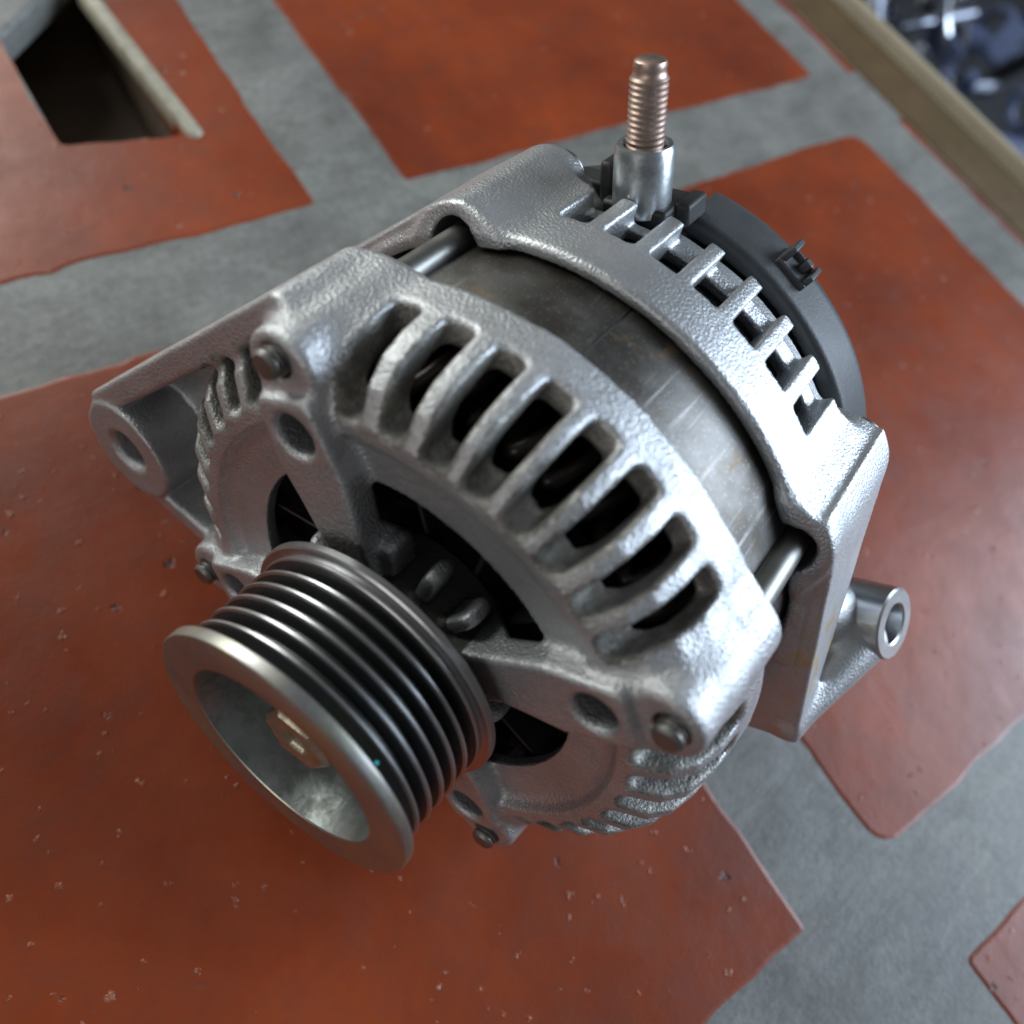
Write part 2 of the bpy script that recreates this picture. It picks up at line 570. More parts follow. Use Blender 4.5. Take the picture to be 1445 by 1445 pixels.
def surface_nets(G, Fd):
    nx, ny, nz = Fd.shape
    ins = Fd < 0
    s = np.zeros((nx - 1, ny - 1, nz - 1), np.int8)
    for i in (0, 1):
        for j in (0, 1):
            for k in (0, 1):
                s += ins[i:nx - 1 + i, j:ny - 1 + j, k:nz - 1 + k]
    act = np.flatnonzero((s > 0) & (s < 8))
    ci, cj, ck = np.unravel_index(act, s.shape)
    vid = np.full(s.shape, -1, np.int32)
    vid.ravel()[act] = np.arange(len(act))
    acc = np.zeros((len(act), 3), np.float32); cnt = np.zeros(len(act), np.float32)
    val = {}
    for i in (0, 1):
        for j in (0, 1):
            for k in (0, 1):
                val[i, j, k] = Fd[ci + i, cj + j, ck + k]
    for ax in range(3):
        for u in (0, 1):
            for v in (0, 1):
                a = [0, 0, 0]; b = [0, 0, 0]
                o = [q for q in range(3) if q != ax]
                a[o[0]] = b[o[0]] = u; a[o[1]] = b[o[1]] = v; b[ax] = 1
                fa, fb = val[tuple(a)], val[tuple(b)]
                m = (fa < 0) != (fb < 0)
                t = fa[m] / (fa[m] - fb[m])
                p = np.tile(np.array(a, np.float32), (m.sum(), 1)); p[:, ax] = t
                acc[m] += p; cnt[m] += 1
    loc_ = acc / cnt[:, None]
    gp = np.stack([ci, cj, ck], 1) + loc_
    quads = []
    for ax in range(3):
        sl0 = [slice(None)] * 3; sl1 = [slice(None)] * 3
        sl0[ax] = slice(0, -1); sl1[ax] = slice(1, None)
        A, B = ins[tuple(sl0)], ins[tuple(sl1)]
        cr = A != B
        e = np.argwhere(cr)
        o = [(ax + 1) % 3, (ax + 2) % 3]
        ok = (e[:, o[0]] > 0) & (e[:, o[1]] > 0) & (e[:, o[0]] < Fd.shape[o[0]] - 1) & (e[:, o[1]] < Fd.shape[o[1]] - 1)
        e = e[ok]
        flip = A[tuple(e.T)]
        q = []
        for (du, dv) in ((-1, -1), (0, -1), (0, 0), (-1, 0)):
            c = e.copy(); c[:, o[0]] += du; c[:, o[1]] += dv
            q.append(vid[tuple(c.T)])
        q = np.stack(q, 1)
        q[~flip] = q[~flip][:, ::-1]
        quads.append(q)
    Q = np.concatenate(quads)

    def tri(p):
        p = np.clip(p, 0, np.array(Fd.shape) - 1.001)
        i = p.astype(int); f = p - i
        out = 0
        for a in (0, 1):
            for b in (0, 1):
                for c in (0, 1):
                    w = (f[:, 0] if a else 1 - f[:, 0]) * (f[:, 1] if b else 1 - f[:, 1]) * (f[:, 2] if c else 1 - f[:, 2])
                    out = out + w * Fd[i[:, 0] + a, i[:, 1] + b, i[:, 2] + c]
        return out

    g = np.empty_like(gp)
    for ax in range(3):
        dl = np.zeros(3, np.float32); dl[ax] = 0.75
        g[:, ax] = tri(gp + dl) - tri(gp - dl)
    g /= np.maximum(np.linalg.norm(g, axis=1), 1e-6)[:, None]
    V = G.lo + gp * G.h
    # d axis is flipped in the local frame: reverse the winding
    Q = Q[:, ::-1]
    g[:, 2] *= -1
    return V, Q, g


def split_build(V, Q, Nn, labels, spec, sub=None, submat=None):
    """labels: int per face; spec: {id: (name, material, parent-or-None)}; returns objects"""
    out = {}
    for lid in np.unique(labels):
        f = Q[labels == lid]
        used, inv = np.unique(f, return_inverse=True)
        name, mat, parent = spec(int(lid), out)
        out[int(lid)] = mesh_obj(name, loc(V[used]), inv.reshape(f.shape), mat, parent, True, Nn[used])
        if sub is not None and sub[labels == lid].any():
            out[int(lid)].data.materials.append(submat)
            out[int(lid)].data.polygons.foreach_set('material_index', sub[labels == lid].astype(np.int32))
    return out


def wob(G, amp):
    x, y, d = G.x, G.y, G.d
    return np.float32(amp) * (np.sin(x * 0.35 + 1.1 * np.sin(y * 0.23)) * np.sin(y * 0.31 + 0.7) + 0.6 * np.sin(d * 0.6 + x * 0.21 - y * 0.17))


LOBES = [127.5, 41.5, -48.5, -142.5]
RIBS_TOP = [111.0, 102.0, 93.3, 85.2, 76.9, 68.1, 59.2]
SLOTS_TOP = [115.9, 106.5, 97.6, 89.2, 81.0, 72.5, 63.7, 54.9]


def ang(c):
    return math.cos(math.radians(c)), math.sin(math.radians(c))


def build_front():
    G = Grid((-104, -76, 26), (78, 78, 63.5), 0.55)
    prof = [(40, 37.0), (48.2, 36.6), (50.0, 35.9), (51.4, 34.2), (55, 34.0), (61.2, 36.9), (64.6, 41), (66.5, 47), (67.4, 54), (67.9, 61.2),
            (63.9, 61.2), (63.9, 57.2), (62.4, 55.5), (61.8, 49), (60.0, 45.0), (55.5, 41.2), (50, 40.0), (40, 40.2)]
    F = G.rev(prof)
    # lobes round the through bolts
    lob = None
    for c in LOBES:
        cx, cy = ang(c)
        l2 = np.sqrt((G.x - cx * 62.4) ** 2 + (G.y - cy * 62.4) ** 2) - (7.7 + np.clip(G.d - 34, 0, 30) * 0.065)
        lob = l2 if lob is None else np.minimum(lob, l2)
    lob = smax(lob, G.slab(32.8, 61.2), 2.0)
    F = smin(F, lob, 3.5)
    # vent slots in the four quadrants
    slots = list(SLOTS_TOP)
    for q0, n in ((-43, 0),):
        pass
    slots += [-3.5 + 8.75 * k for k in (-3.5, -2.5, -1.5, -.5, .5, 1.5, 2.5, 3.5)]
    slots += [-95.5 + 8.75 * k for k in (-3.5, -2.5, -1.5, -.5, .5, 1.5, 2.5, 3.5)]
    slots += [-187.5 + 8.75 * k for k in (-3.5, -2.5, -1.5, -.5, .5, 1.5, 2.5, 3.5)]
    ar = np.radians(G.dang(slots)) * np.clip(G.r, 50, 70) - (2.30 + np.clip(G.r - 54.5, 0, 9) * 0.075)
    cut2 = G.rev([(54.3, 29), (54.6, 34.0), (55.3, 39.6), (57.0, 42.2), (50, 46), (46, 52.6), (61, 52.3), (66, 53.2), (74, 54.4), (74, 29)])
    cut = smax(cut2, ar, 2.0)
    F = smax(F, -cut, 1.15)
    # bearing hub and its little fins
    hub = G.rev([(9, 27.8), (16, 27.8), (17.5, 30), (20.0, 46), (9, 46)])
    fin_c = [111, 88, 65, 20, -2, -25, -70, -92, -115, -165, 178, 166]
    fin = smax(np.radians(G.dang(fin_c)) * np.clip(G.r, 10, 40) - 1.7, smax(G.r - 27.2, G.slab(33.4, 41), 3.0), 1.6)
    hub = smin(hub, fin, 1.5)
    # four spokes with drilled bosses
    sp = None
    for c in LOBES:
        cx, cy = ang(c + 0.5)
        u = G.x * cx + G.y * cy
        w = -G.x * cy + G.y * cx
        half = np.interp(u.ravel(), [20, 26, 42, 50, 60], [5.2, 5.6, 8.2, 7.6, 6.7]).reshape(u.shape).astype(np.float32)
        s2 = smax(np.abs(w) - half, np.abs(u - 36.0) - 22.2, 2.5)
        s3 = smax(s2, np.maximum(30.6 - G.d, G.d - (37.2 + np.clip(30 - u, 0, 10) * 0.8)), 1.3)
        sp = s3 if sp is None else np.minimum(sp, s3)
    F = smin(F, sp, 2.0)
    F = smin(F, hub, 2.0)
    # raised edge between recess and ring ends near the spokes, drilled holes
    for c in LOBES:
        cx, cy = ang(c + 0.5)
        hcut = smax(G.circ(cx * 50.9, cy * 50.9, 4.35), G.d - 47, 0.3)
        hcut = np.minimum(hcut, G.circ(cx * 50.9, cy * 50.9, 4.35) + (G.d - 31.3))
        F = smax(F, -hcut, 0.5)
        bx, by = ang(c)
        F = smax(F, -smax(G.circ(bx * 64.3, by * 64.3, 3.3), G.d - 44, 0.3), 0.5)
    # left mounting lug: ring, two walls, rear web
    lx, ly = -85.2, -29.4
    ring = smax(G.circ(lx, ly, 13.7), G.slab(37.8, 59.0), 0.8)
    wall1 = smax(G.seg(-95.0, -20.6, -45.0, 54.0, 3.2), G.slab(38.6, 59.0), 1.5)
    wall2 = smax(G.seg(-82.0, -40.0, -55.0, -40.5, 3.0), G.slab(38.6, 59.0), 1.5)
    web = smax(G.poly([(-93, -24), (-47, 50), (-40, 30), (-52, -38), (-82, -40)]), G.slab(53, 59.0), 1.0)
    lug = smin(smin(wall1, wall2, 1.0), web, 3.0)
    lug = smin(lug, ring, 1.5)
    lug = np.maximum(lug, 62.5 - G.r)
    F = smin(F, lug, 3.0)
    hole = np.minimum(G.circ(lx, ly, 5.3), G.circ(lx, ly, 5.3) + (G.d - 39.0))
    F = smax(F, -hole, 0.5)
    # stepped rear rim
    st = np.sign(np.sin(np.radians(G.th * 9.0 + 20))).astype(np.float32) * 0.35
    F = smax(F, G.d - (61.2 + st), 0.6)
    F = F + wob(G, 0.05)
    V, Q, Nn = surface_nets(G, F.astype(np.float32))
    C = V[Q].mean(1)
    cr = np.hypot(C[:, 0], C[:, 1]); ct = np.degrees(np.arctan2(C[:, 1], C[:, 0]))
    lab = np.zeros(len(Q), int)
    # ribs between neighbouring slots
    groups = [slots[i * 8:(i + 1) * 8] for i in range(4)]
    rid = 10
    for gslots in groups:
        gs = sorted(gslots)
        for a, b in zip(gs[:-1], gs[1:]):
            m = (a + b) / 2
            da = np.abs((ct - m + 180) % 360 - 180)
            lab[(da < (b - a) / 2) & (cr > 54.8) & (C[:, 2] < 54.2) & (cr < 69)] = rid
            rid += 1
    for i, c in enumerate(LOBES):
        cx, cy = ang(c + 0.5)
        u = C[:, 0] * cx + C[:, 1] * cy; w = -C[:, 0] * cy + C[:, 1] * cx
        lab[(u > 22.5) & (u < 59.0) & (np.abs(w) < 9.6) & (C[:, 2] < 43.5) & ((C[:, 2] < 33.8) | (u < 40))] = 1 + i
        bx, by = ang(c)
        lab[(np.hypot(C[:, 0] - bx * 62.2, C[:, 1] - by * 62.2) < 10.6) & (lab == 0) & (cr > 57)] = 60 + i
    lab[(cr > 69.3) & (C[:, 0] < -40) & (C[:, 1] < 49) & (C[:, 1] > -55) & (C[:, 0] < -50)] = 6
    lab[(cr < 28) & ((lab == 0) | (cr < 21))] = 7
    for i, c in enumerate(fin_c):
        da = np.radians(np.abs((ct - c + 180) % 360 - 180)) * cr
        lab[(lab == 7) & (cr > 20.3) & (da < 2.4) & (C[:, 2] < 43)] = 80 + i

    def spec(i, out):
        if i == 0:
            return 'front_housing', M['cast'], alt
        nm = 'spoke' if 1 <= i <= 4 else 'cooling_fin' if i >= 80 else 'bolt_boss' if i >= 60 else {6: 'mounting_lug', 7: 'bearing_hub'}.get(i, 'vent_rib')
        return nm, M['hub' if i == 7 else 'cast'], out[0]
    # grime sits on the unfinished walls inside the vents
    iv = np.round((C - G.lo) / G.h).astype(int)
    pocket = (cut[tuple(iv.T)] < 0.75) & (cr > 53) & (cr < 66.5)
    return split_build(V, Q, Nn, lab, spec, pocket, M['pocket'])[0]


front_housing = build_front()

REAR_RIBS = [106.3, 97.6, 88.9, 80.4, 71.9, 63.2, 54.6]


def build_rear():
    G = Grid((-84, -74, 79), (104, 78, 128), 0.62)
    prof = [(64.0, 82.6), (66.2, 82.4), (67.0, 83.4), (67.2, 95), (67.0, 110.4), (62.5, 111.0), (61.0, 116), (56.5, 118), (56, 119.2), (20, 119.2), (20, 115), (57.5, 113.5), (59.5, 110), (60, 104), (60, 90), (64, 88.5)]
    F = G.rev(prof)
    lob = None
    for c in LOBES:
        cx, cy = ang(c)
        l2 = G.circ(cx * 62.8, cy * 62.8, 9.8)
        lob = l2 if lob is None else np.minimum(lob, l2)
    lob = smax(lob, G.slab(82.5, 117.5), 1.5)
    F = smin(F, lob, 6.0)
    # right mounting arm and its eyelet
    arm = smax(G.poly([(50, 52), (58.6, 41.5), (84.6, -8.3), (76, -15.5), (62, -24), (46, 16)]), smax(84.0 - G.d, G.d - (93.5 + np.clip(G.y + 4, 0, 60) * 0.42), 0.5), 1.0)
    F = smin(F, arm, 2.5)
    rid = smax(smax(G.seg(59.2, 28, 66.5, 14.5, 2.0), G.slab(82.6, 86), 0.8), -1e3, 1)
    F = smin(F, rid, 1.2)
    eye = G.cone((81.5, -7.6, 87.5), (83.5, 2.0, 113), 3.2, 6.5)
    eye = smin(eye, G.cone((62, 6, 104), (78, 0.8, 118), 10, 7.5), 4.0)
    F = smin(F, eye, 3.0)
    bh = G.cone((78.2, 0.9, 118), (60, -16.5, 118), 9.6, 9.6)
    F = smax(F, -smax(bh, 1e-3 * G.x * 0 + (113 - G.d) - 14, 1.0), 0.1) if False else F
    # left arm, the mirror image
    arml = smax(G.poly([(-41, 58), (-49.5, 51), (-78, 8), (-70, -2), (-50, -6), (-40, 30)]), G.slab(84.0, 108), 1.0)
    F = smin(F, arml, 2.5)
    # vents open to the rear
    sc = [110.8, 102.0, 93.3, 84.7, 76.1, 67.6, 58.9]
    ar = np.radians(G.dang(sc)) * np.clip(G.r, 55, 70) - 3.2
    cut2 = G.rev([(76, 95.0), (76, 118), (63.2, 118), (62.7, 106.4), (58, 107.5), (50, 107.5), (50, 95.0)])
    F = smax(F, -smax(cut2, ar, 0.9), 0.55)
    # arched recesses for the bolts and the stator seat
    for c in LOBES:
        cx, cy = ang(c)
        F = smax(F, -smax(G.circ(cx * 64.0, cy * 64.0, 5.6), G.d - 99, 1.0), 1.0)
    seat = G.rev([(0, 70), (64.1, 70), (64.1, 88.5), (0, 88.5)])
    F = smax(F, -seat, 0.4)
    # terminal opening
    F = smax(F, -smax(G.circ(-19.5, 62, 8.5), 109.5 - G.d, 1.0), 0.8)
    F = F + wob(G, 0.05)
    V, Q, Nn = surface_nets(G, F.astype(np.float32))
    C = V[Q].mean(1)
    cr = np.hypot(C[:, 0], C[:, 1]); ct = np.degrees(np.arctan2(C[:, 1], C[:, 0]))
    lab = np.zeros(len(Q), int)
    rid_ = 10
    for m in REAR_RIBS:
        da = np.abs((ct - m + 180) % 360 - 180)
        lab[(da < 2.6) & (cr > 61.6) & (C[:, 2] > 95.6) & (C[:, 2] < 112) & (cr < 69)] = rid_
        rid_ += 1
    lab[(C[:, 0] > 56) & (C[:, 0] * 0.88 + C[:, 1] * 0.47 > 52) & (C[:, 1] < 36) & (cr > 67.8)] = 1
    lab[(C[:, 0] < -52) & (C[:, 1] < 46) & (C[:, 1] > -12) & (cr > 67.8)] = 2

    def spec(i, out):
        if i == 0:
            return 'rear_housing', M['cast_rear'], alt
        return ('mounting_arm' if i < 10 else 'vent_fin'), M['arm' if i < 10 else 'cast_rear'], out[0]
    return split_build(V, Q, Nn, lab, spec)[0]


rear_housing = build_rear()

# eyelet bushing at the end of the right arm
def oriented_ring(name, centre, axis, prof, mat, parent, n=40):
    """prof (r, t) closed polygon revolved about axis through centre"""
    axis = np.array(axis, float); axis /= np.linalg.norm(axis)
    u = np.cross(axis, (0.2, 0.9, 0.3)); u /= np.linalg.norm(u); v = np.cross(axis, u)
    th = np.linspace(0, 2 * np.pi, n, endpoint=False)
    m = len(prof)
    V = np.array([[np.array(centre) + axis * t + r * (math.cos(a) * u + math.sin(a) * v) for (r, t) in prof] for a in th]).reshape(-1, 3)
    F = []
    for i in range(n):
        for j in range(m):
            k, l = (i + 1) % n, (j + 1) % m
            F.append([i * m + j, i * m + l, k * m + l, k * m + j])
    return finish(name, V, F, mat, parent)


oriented_ring('bushing', (86.6, 9.2, 118.0), (0.707, 0.694, -0.13),
              [(5.0, -0.4), (5.5, 0.0), (8.6, 0.0), (9.1, -0.5), (9.1, -13), (5.0, -13)], M['machined'], rear_housing)

# ------------------------------------------------------------------ stator, coils, rotor
stator = revolve('stator', [(63.2, 57.5), (63.4, 58), (63.4, 88), (63.2, 88.4), (59.5, 88.4), (59.5, 57.5)], M['stator'], alt, 160)
seam = finish('lamination_seam', *(lambda V, F: (V, F))(*tube_mesh([(63.3 * ang(92.0)[0], 63.3 * ang(92.0)[1], d) for d in np.linspace(60, 86, 8)], 0.22, 6)), M['dark'], stator)

cv, cf = [], []
path = []
for s in np.linspace(0, 1, 9):
    a = math.radians(-3.4 + 6.8 * s)
    rr = 58.2 - 5.5 * s
    dd = 58.5 - 12.5 * math.sin(math.pi * s) ** 0.8
    path.append((rr * math.cos(a), rr * math.sin(a), dd))
CV, CF = tube_mesh(path, [1.5] * 9, 7)
coil0 = None
NC = 48
cen = Matrix.Translation((-BASE.x * MM, -BASE.y * MM, 0))
for k in range(NC):
    if coil0 is None:
        coil0 = finish('coil_loop', CV, CF, M['coil'], stator, 60)
    else:
        rot = cen @ Matrix.Rotation(2 * math.pi * k / NC, 4, 'Z') @ cen.inverted()
        link_copy(coil0, parent=stator, mw=rot)

rotor = revolve('rotor', [(0, 47.5), (45, 47.5), (50, 49), (50, 101), (8, 101), (8, 47.5)], M['dark'], alt, 64)
FV, FF = [], []
for k in range(14):
    a = 2 * math.pi * k / 14
    pts = []
    for (r_, o_, d_) in ((26, 0, 47.6), (46, 5, 47.6), (46, 5, 40.5), (27, 0, 41.5)):
        for w_ in (-0.5, 0.5):
            x_, y_ = r_, o_ + w_
            pts.append((x_ * math.cos(a) - y_ * math.sin(a), x_ * math.sin(a) + y_ * math.cos(a), d_))
    b = [[0, 2, 4, 6], [1, 7, 5, 3], [0, 1, 3, 2], [2, 3, 5, 4], [4, 5, 7, 6], [6, 7, 1, 0]]
    finish('fan_blade', np.array(pts), b, M['fan'], rotor, 30)

# ------------------------------------------------------------------ pulley
prof = [(21.6, 0.25), (21.9, 0.0), (29.5, 0.0), (30.0, 0.5), (30.0, 2.35), (29.7, 2.65)]
flange = revolve('pulley', [(21.6, 0.3), (21.9, 0.0), (29.55, 0.0), (29.8, 0.12), (30.0, 0.5), (30.0, 2.3), (29.7, 2.65), (25.2, 2.9), (22.0, 2.9)], M['flange'], alt, 160)
gp = [(25.0, 2.7)]
crest = [6.1, 9.68, 13.22, 16.74, 20.26]
g0 = 4.35
val = [4.4] + [(a + b) / 2 for a, b in zip(crest[:-1], crest[1:])] + [22.0]
gp += [(25.0, 3.4)]
for i, c in enumerate(crest):
    gp += [(25.0, c - 2.2 if i == 0 else c - 1.45), (27.5, c - 0.50), (28.0, c - 0.26), (28.05, c + 0.2), (27.5, c + 0.50), (25.0, c + 1.45)]
gp += [(25.0, 22.4), (27.9, 23.45), (28.2, 23.7), (28.2, 24.1), (27.8, 24.6), (28.6, 24.9), (29.6, 25.0), (30.0, 25.35), (30.0, 26.7), (29.6, 27.1), (24, 27.1), (22.2, 26.5), (22.2, 17.5), (22.2, 2.7)]
drum = revolve('belt_groove_drum', gp, M['pulley'], flange, 160, smooth_deg=28)
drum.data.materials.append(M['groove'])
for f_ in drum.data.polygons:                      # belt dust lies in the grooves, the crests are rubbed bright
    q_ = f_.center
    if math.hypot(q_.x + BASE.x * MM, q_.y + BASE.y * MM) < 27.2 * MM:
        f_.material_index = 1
revolve('cup', [(21.6, 0.3), (20.6, 3.2), (19.6, 9.0), (18.8, 13.5), (17.6, 15.0), (8.0, 15.6), (8.0, 16.8), (20.5, 16.8), (21.5, 2.0)], M['cup'], flange, 120)
# hexagon nut with the end of the shaft
hexv, hexf = [], []
prof_h = [(2.6, 6.0), (3.4, 4.2), (7.2, 4.1), (8.3, 5.0), (8.5, 17.0)]
NH = 6
for k in range(NH):
    a = 2 * math.pi * (k + 0.2) / NH
    for (r_, d_) in prof_h:
        hexv.append((r_ * math.cos(a), r_ * math.sin(a), d_))
for k in range(NH):
    for j in range(5):
        a, b = k * 5 + j, k * 5 + (j + 1) % 5
        c, d = ((k + 1) % NH) * 5 + (j + 1) % 5, ((k + 1) % NH) * 5 + j
        hexf.append([a, b, c, d])
hexf.append([k * 5 for k in range(NH)])
nut = finish('nut', np.array(hexv), hexf, M['nut'], flange, 20)
revolve('shaft', [(0, 17.5), (4.6, 17.5), (4.7, 18), (9.0, 26), (9.0, 60), (0, 60)], M['dark'], alt, 32)
finish('paint_speck', *tube_mesh([(15.1, 24.2, 3.3), (15.35, 24.0, 3.6), (15.6, 23.9, 3.8)], [0.2, 0.42, 0.2], 8),
       mat_plain('turquoise_paint', (0.05, 0.55, 0.62), 0.4), flange)

# ------------------------------------------------------------------ through bolts
def bolt_profile():
    p = [(0, 30.2), (2.35, 30.2), (2.7, 30.6)]
    d = 30.8
    while d < 38:
        p += [(2.95, d + 0.22), (2.95, d + 0.42), (2.42, d + 0.70), (2.42, d + 0.92)]
        d += 1.0
    p += [(2.6, 40), (3.05, 58), (3.05, 100), (2.6, 118), (5.0, 118), (5.0, 122.5), (4.4, 123.2), (0, 123.2)]
    return p


for i, c in enumerate(LOBES):
    cx, cy = ang(c)
    R_ = 64.6
    revolve('through_bolt', bolt_profile(), M['rod'], alt, 28, cx * R_, cy * R_, 30, closed=False)

# ------------------------------------------------------------------ rear cover, connector, terminal stud
revolve('rear_plate', [(55.5, 112), (55.5, 128), (0, 128), (0, 119.3), (54, 119.3)], M['insulator'], alt, 96)


def build_cover():
    G = Grid((-66, -66, 116), (72, 74, 145), 0.9)
    F = G.rev([(57.2, 122.6), (60.6, 122.2), (61.8, 123.4), (62.2, 134.5), (60.8, 138.0), (57, 140), (20, 141), (20, 138), (56, 137), (57.4, 134)])
    # shallow bays moulded in the rim
    n_ = np.sin(np.radians(G.th * 6 + 40)).astype(np.float32)
    F = F + 0.45 * smax(n_, 0.4, 0.5) - 0.25
    F = smax(F, -smax(G.circ(-20.5, 62, 10.5), 133 - G.d - 12, 1.0), 0.8)
    V, Q, Nn = surface_nets(G, F.astype(np.float32))
    return mesh_obj('rear_cover', loc(V), Q, M['plastic'], alt, True, Nn)


cover = build_cover()


def boxmesh(cx, cy, cd, sx, sy, sd, rot_deg=0.0, tilt=0.0):
    c, s = math.cos(math.radians(rot_deg)), math.sin(math.radians(rot_deg))
    V = []
    for ix in (-1, 1):
        for iy in (-1, 1):
            for iz in (-1, 1):
                a, b = ix * sx / 2, iy * sy / 2
                V.append((cx + a * c - b * s, cy + a * s + b * c, cd + iz * sd / 2))
    F = [[0, 1, 3, 2], [4, 6, 7, 5], [0, 4, 5, 1], [2, 3, 7, 6], [0, 2, 6, 4], [1, 5, 7, 3]]
    return V, F


def multi(name, boxes, mat, parent, bev=0.4):
    V, F = [], []
    for b in boxes:
        v, f = boxmesh(*b)
        o = len(V)
        V += v; F += [[i + o for i in q] for q in f]
    ob = finish(name, np.array(V), F, mat, parent, 30)
    md = ob.modifiers.new('soft_edges', 'BEVEL'); md.width = bev * MM; md.segments = 2; md.limit_method = 'ANGLE'
    return ob


# radial frame at angle c: x' = radial, so rot = c
rx, ry = ang(76.5)
tx, ty = -ry, rx
def rad(r, t): return (rx * r + tx * t, ry * r + ty * t)
bx_ = []
for (r, t, d, sr, st_, sd) in ((61.6, 0, 131, 3, 8.5, 7), (64.2, 3.3, 131, 4.6, 1.5, 5), (63.4, -3.6, 131, 3.4, 1.4, 5.5), (63.0, 0.2, 133, 2.6, 6, 1.2)):
    p = rad(r, t)
    bx_.append((p[0], p[1], d, sr, st_, sd, 76.5))
conn = multi('connector', bx_, M['plastic'], cover, 0.4)
p = rad(65.5, -1.0)
multi('connector_pin', [(p[0] - rx * 1.5, p[1] - ry * 1.5, 131.0, 3.4, 2.2, 1.8, 76.5)], M['fan'], cover, 0.3)

# insulating block round the terminal
sd_ = np.array([-6.7 - 5.0, 13.7 + 12.2]); sd_ /= np.linalg.norm(sd_)
ins = []
def tb(r, t):
    o = np.array([-18.4, 60.4])
    n_ = np.array([sd_[1], -sd_[0]])
    q = o + sd_ * r + n_ * t
    return float(q[0]), float(q[1])
rot_t = math.degrees(math.atan2(sd_[1], sd_[0]))
for (r, t, d, a, b, e) in ((-3, 0, 118.5, 8, 15, 13), (3.2, -8.3, 119.5, 8.5, 3.0, 9), (-1.2, 8.6, 121.5, 5.0, 3.6, 9), (-0.6, -15, 123, 3.2, 10, 7)):
    q = tb(r, t)
    ins.append((q[0], q[1], d, a, b, e, rot_t))
multi('terminal_block', ins, M['insulator'], cover, 0.8)

SO = (-18.4, 60.4, 116.0); SA = (sd_[0], sd_[1], 0.0)
stp = [(0.0, 0.0), (3.0, 0.0), (3.3, 6.0)]
t_ = 11.6
while t_ < 25.0:
    stp += [(3.56, t_), (3.85, t_ + 0.42), (3.85, t_ + 0.62), (3.56, t_ + 1.0)]
    t_ += 1.13
stp += [(3.35, t_ + 0.1), (3.2, t_ + 1.2), (3.35, t_ + 1.6), (3.1, t_ + 2.6), (2.5, t_ + 3.0), (0.0, t_ + 3.05)]
stud = oriented_ring('terminal_stud', SO, SA, stp, M['stud'], alt, 36)
oriented_ring('sleeve', SO, SA, [(4.6, -1.0), (6.0, -1.0), (6.15, 1.0), (6.15, 11.6), (5.6, 12.6), (4.7, 12.6), (4.2, 11.9), (4.2, 0)], M['sleeve'], stud, 48)

# ------------------------------------------------------------------ bench top: cement bed, tiles, pit, edge board, scrap below
H = CAM_H
HOLE = [(0.246, 1.135), (0.418, 1.107), (0.436, 1.60), (0.249, 1.60)]


def wobble(a, b, step=0.02, amp=0.0026):
    a = np.array(a); b = np.array(b)
    L = np.linalg.norm(b - a); n = max(2, int(L / step))
    nrm = np.array([-(b - a)[1], (b - a)[0]]) / L
    ph = rng.uniform(0, 6.28, 4)
    out = []
    for i in range(n):
        s = i / n
        w = amp * (math.sin(s * 9 * L + ph[0]) + 0.6 * math.sin(s * 23 * L + ph[1]) + 0.45 * math.sin(s * 61 * L + ph[2]) + 0.3 * rng.normal())
        if rng.random() < 0.05:
            w -= 0.004 * rng.random()
        w *= min(1.0, 6 * s, 6 * (1 - s) + 0.15)
        out.append(a + (b - a) * s + nrm * w)
    return out


def outline(corners, radii):
    n = len(corners)
    pts = []
    cs = [np.array(c, float) for c in corners]
    ins_, outs = [], []
    for i in range(n):
        p, c, q = cs[i - 1], cs[i], cs[(i + 1) % n]
        r = radii[i]
        ins_.append(c + (p - c) / np.linalg.norm(p - c) * r)
        outs.append(c + (q - c) / np.linalg.norm(q - c) * r)
    for i in range(n):
        for s in np.linspace(0, 1, 6)[:-1]:
            pts.append((1 - s) ** 2 * ins_[i] + 2 * s * (1 - s) * cs[i] + s * s * outs[i])
        pts += wobble(outs[i], ins_[(i + 1) % n])
    return np.array(pts)


bench = mesh_obj('bench_top', [(0, 0, 0)] * 3, [(0, 1, 2)], M['grout'])
bpy.data.meshes.remove(bench.data)


def bench_mesh():
    # one sheet with the pit opening left out
    bm = bmesh.new()
    x0, x1, y0, y1 = -2.2 * H, 1.868 * H, -1.7 * H, 3.4 * H
    o = [bm.verts.new((x, y, 0)) for x, y in ((x0, y0), (x1, y0), (x1, y1), (x0, y1))]
    h = [bm.verts.new((x * H, y * H, 0)) for x, y in HOLE]
    es = [bm.edges.new((o[i], o[(i + 1) % 4])) for i in range(4)] + [bm.edges.new((h[i], h[(i + 1) % len(h)])) for i in range(len(h))]
    bmesh.ops.triangle_fill(bm, use_beauty=True, use_dissolve=False, edges=es)
    bmesh.ops.recalc_face_normals(bm, faces=bm.faces)
    if sum(f.normal.z for f in bm.faces) < 0:
        bmesh.ops.reverse_faces(bm, faces=bm.faces)
    # front skirt
    for a, b in ((o[1], o[2]),):
        c, d = bm.verts.new((a.co.x, a.co.y, -60)), bm.verts.new((b.co.x, b.co.y, -60))
        bm.faces.new((a, c, d, b))
    for v in bm.verts:
        v.co *= MM
    me = bpy.data.meshes.new('bench_top')
    bm.to_mesh(me); bm.free()
    me.materials.append(M['grout'])
    return me


bench = bpy.data.objects.new('bench_top', bench_mesh())
COL.objects.link(bench)
bench['kind'] = 'structure'
bench['label'] = 'grey cement bench top with wide joints between red square tiles'


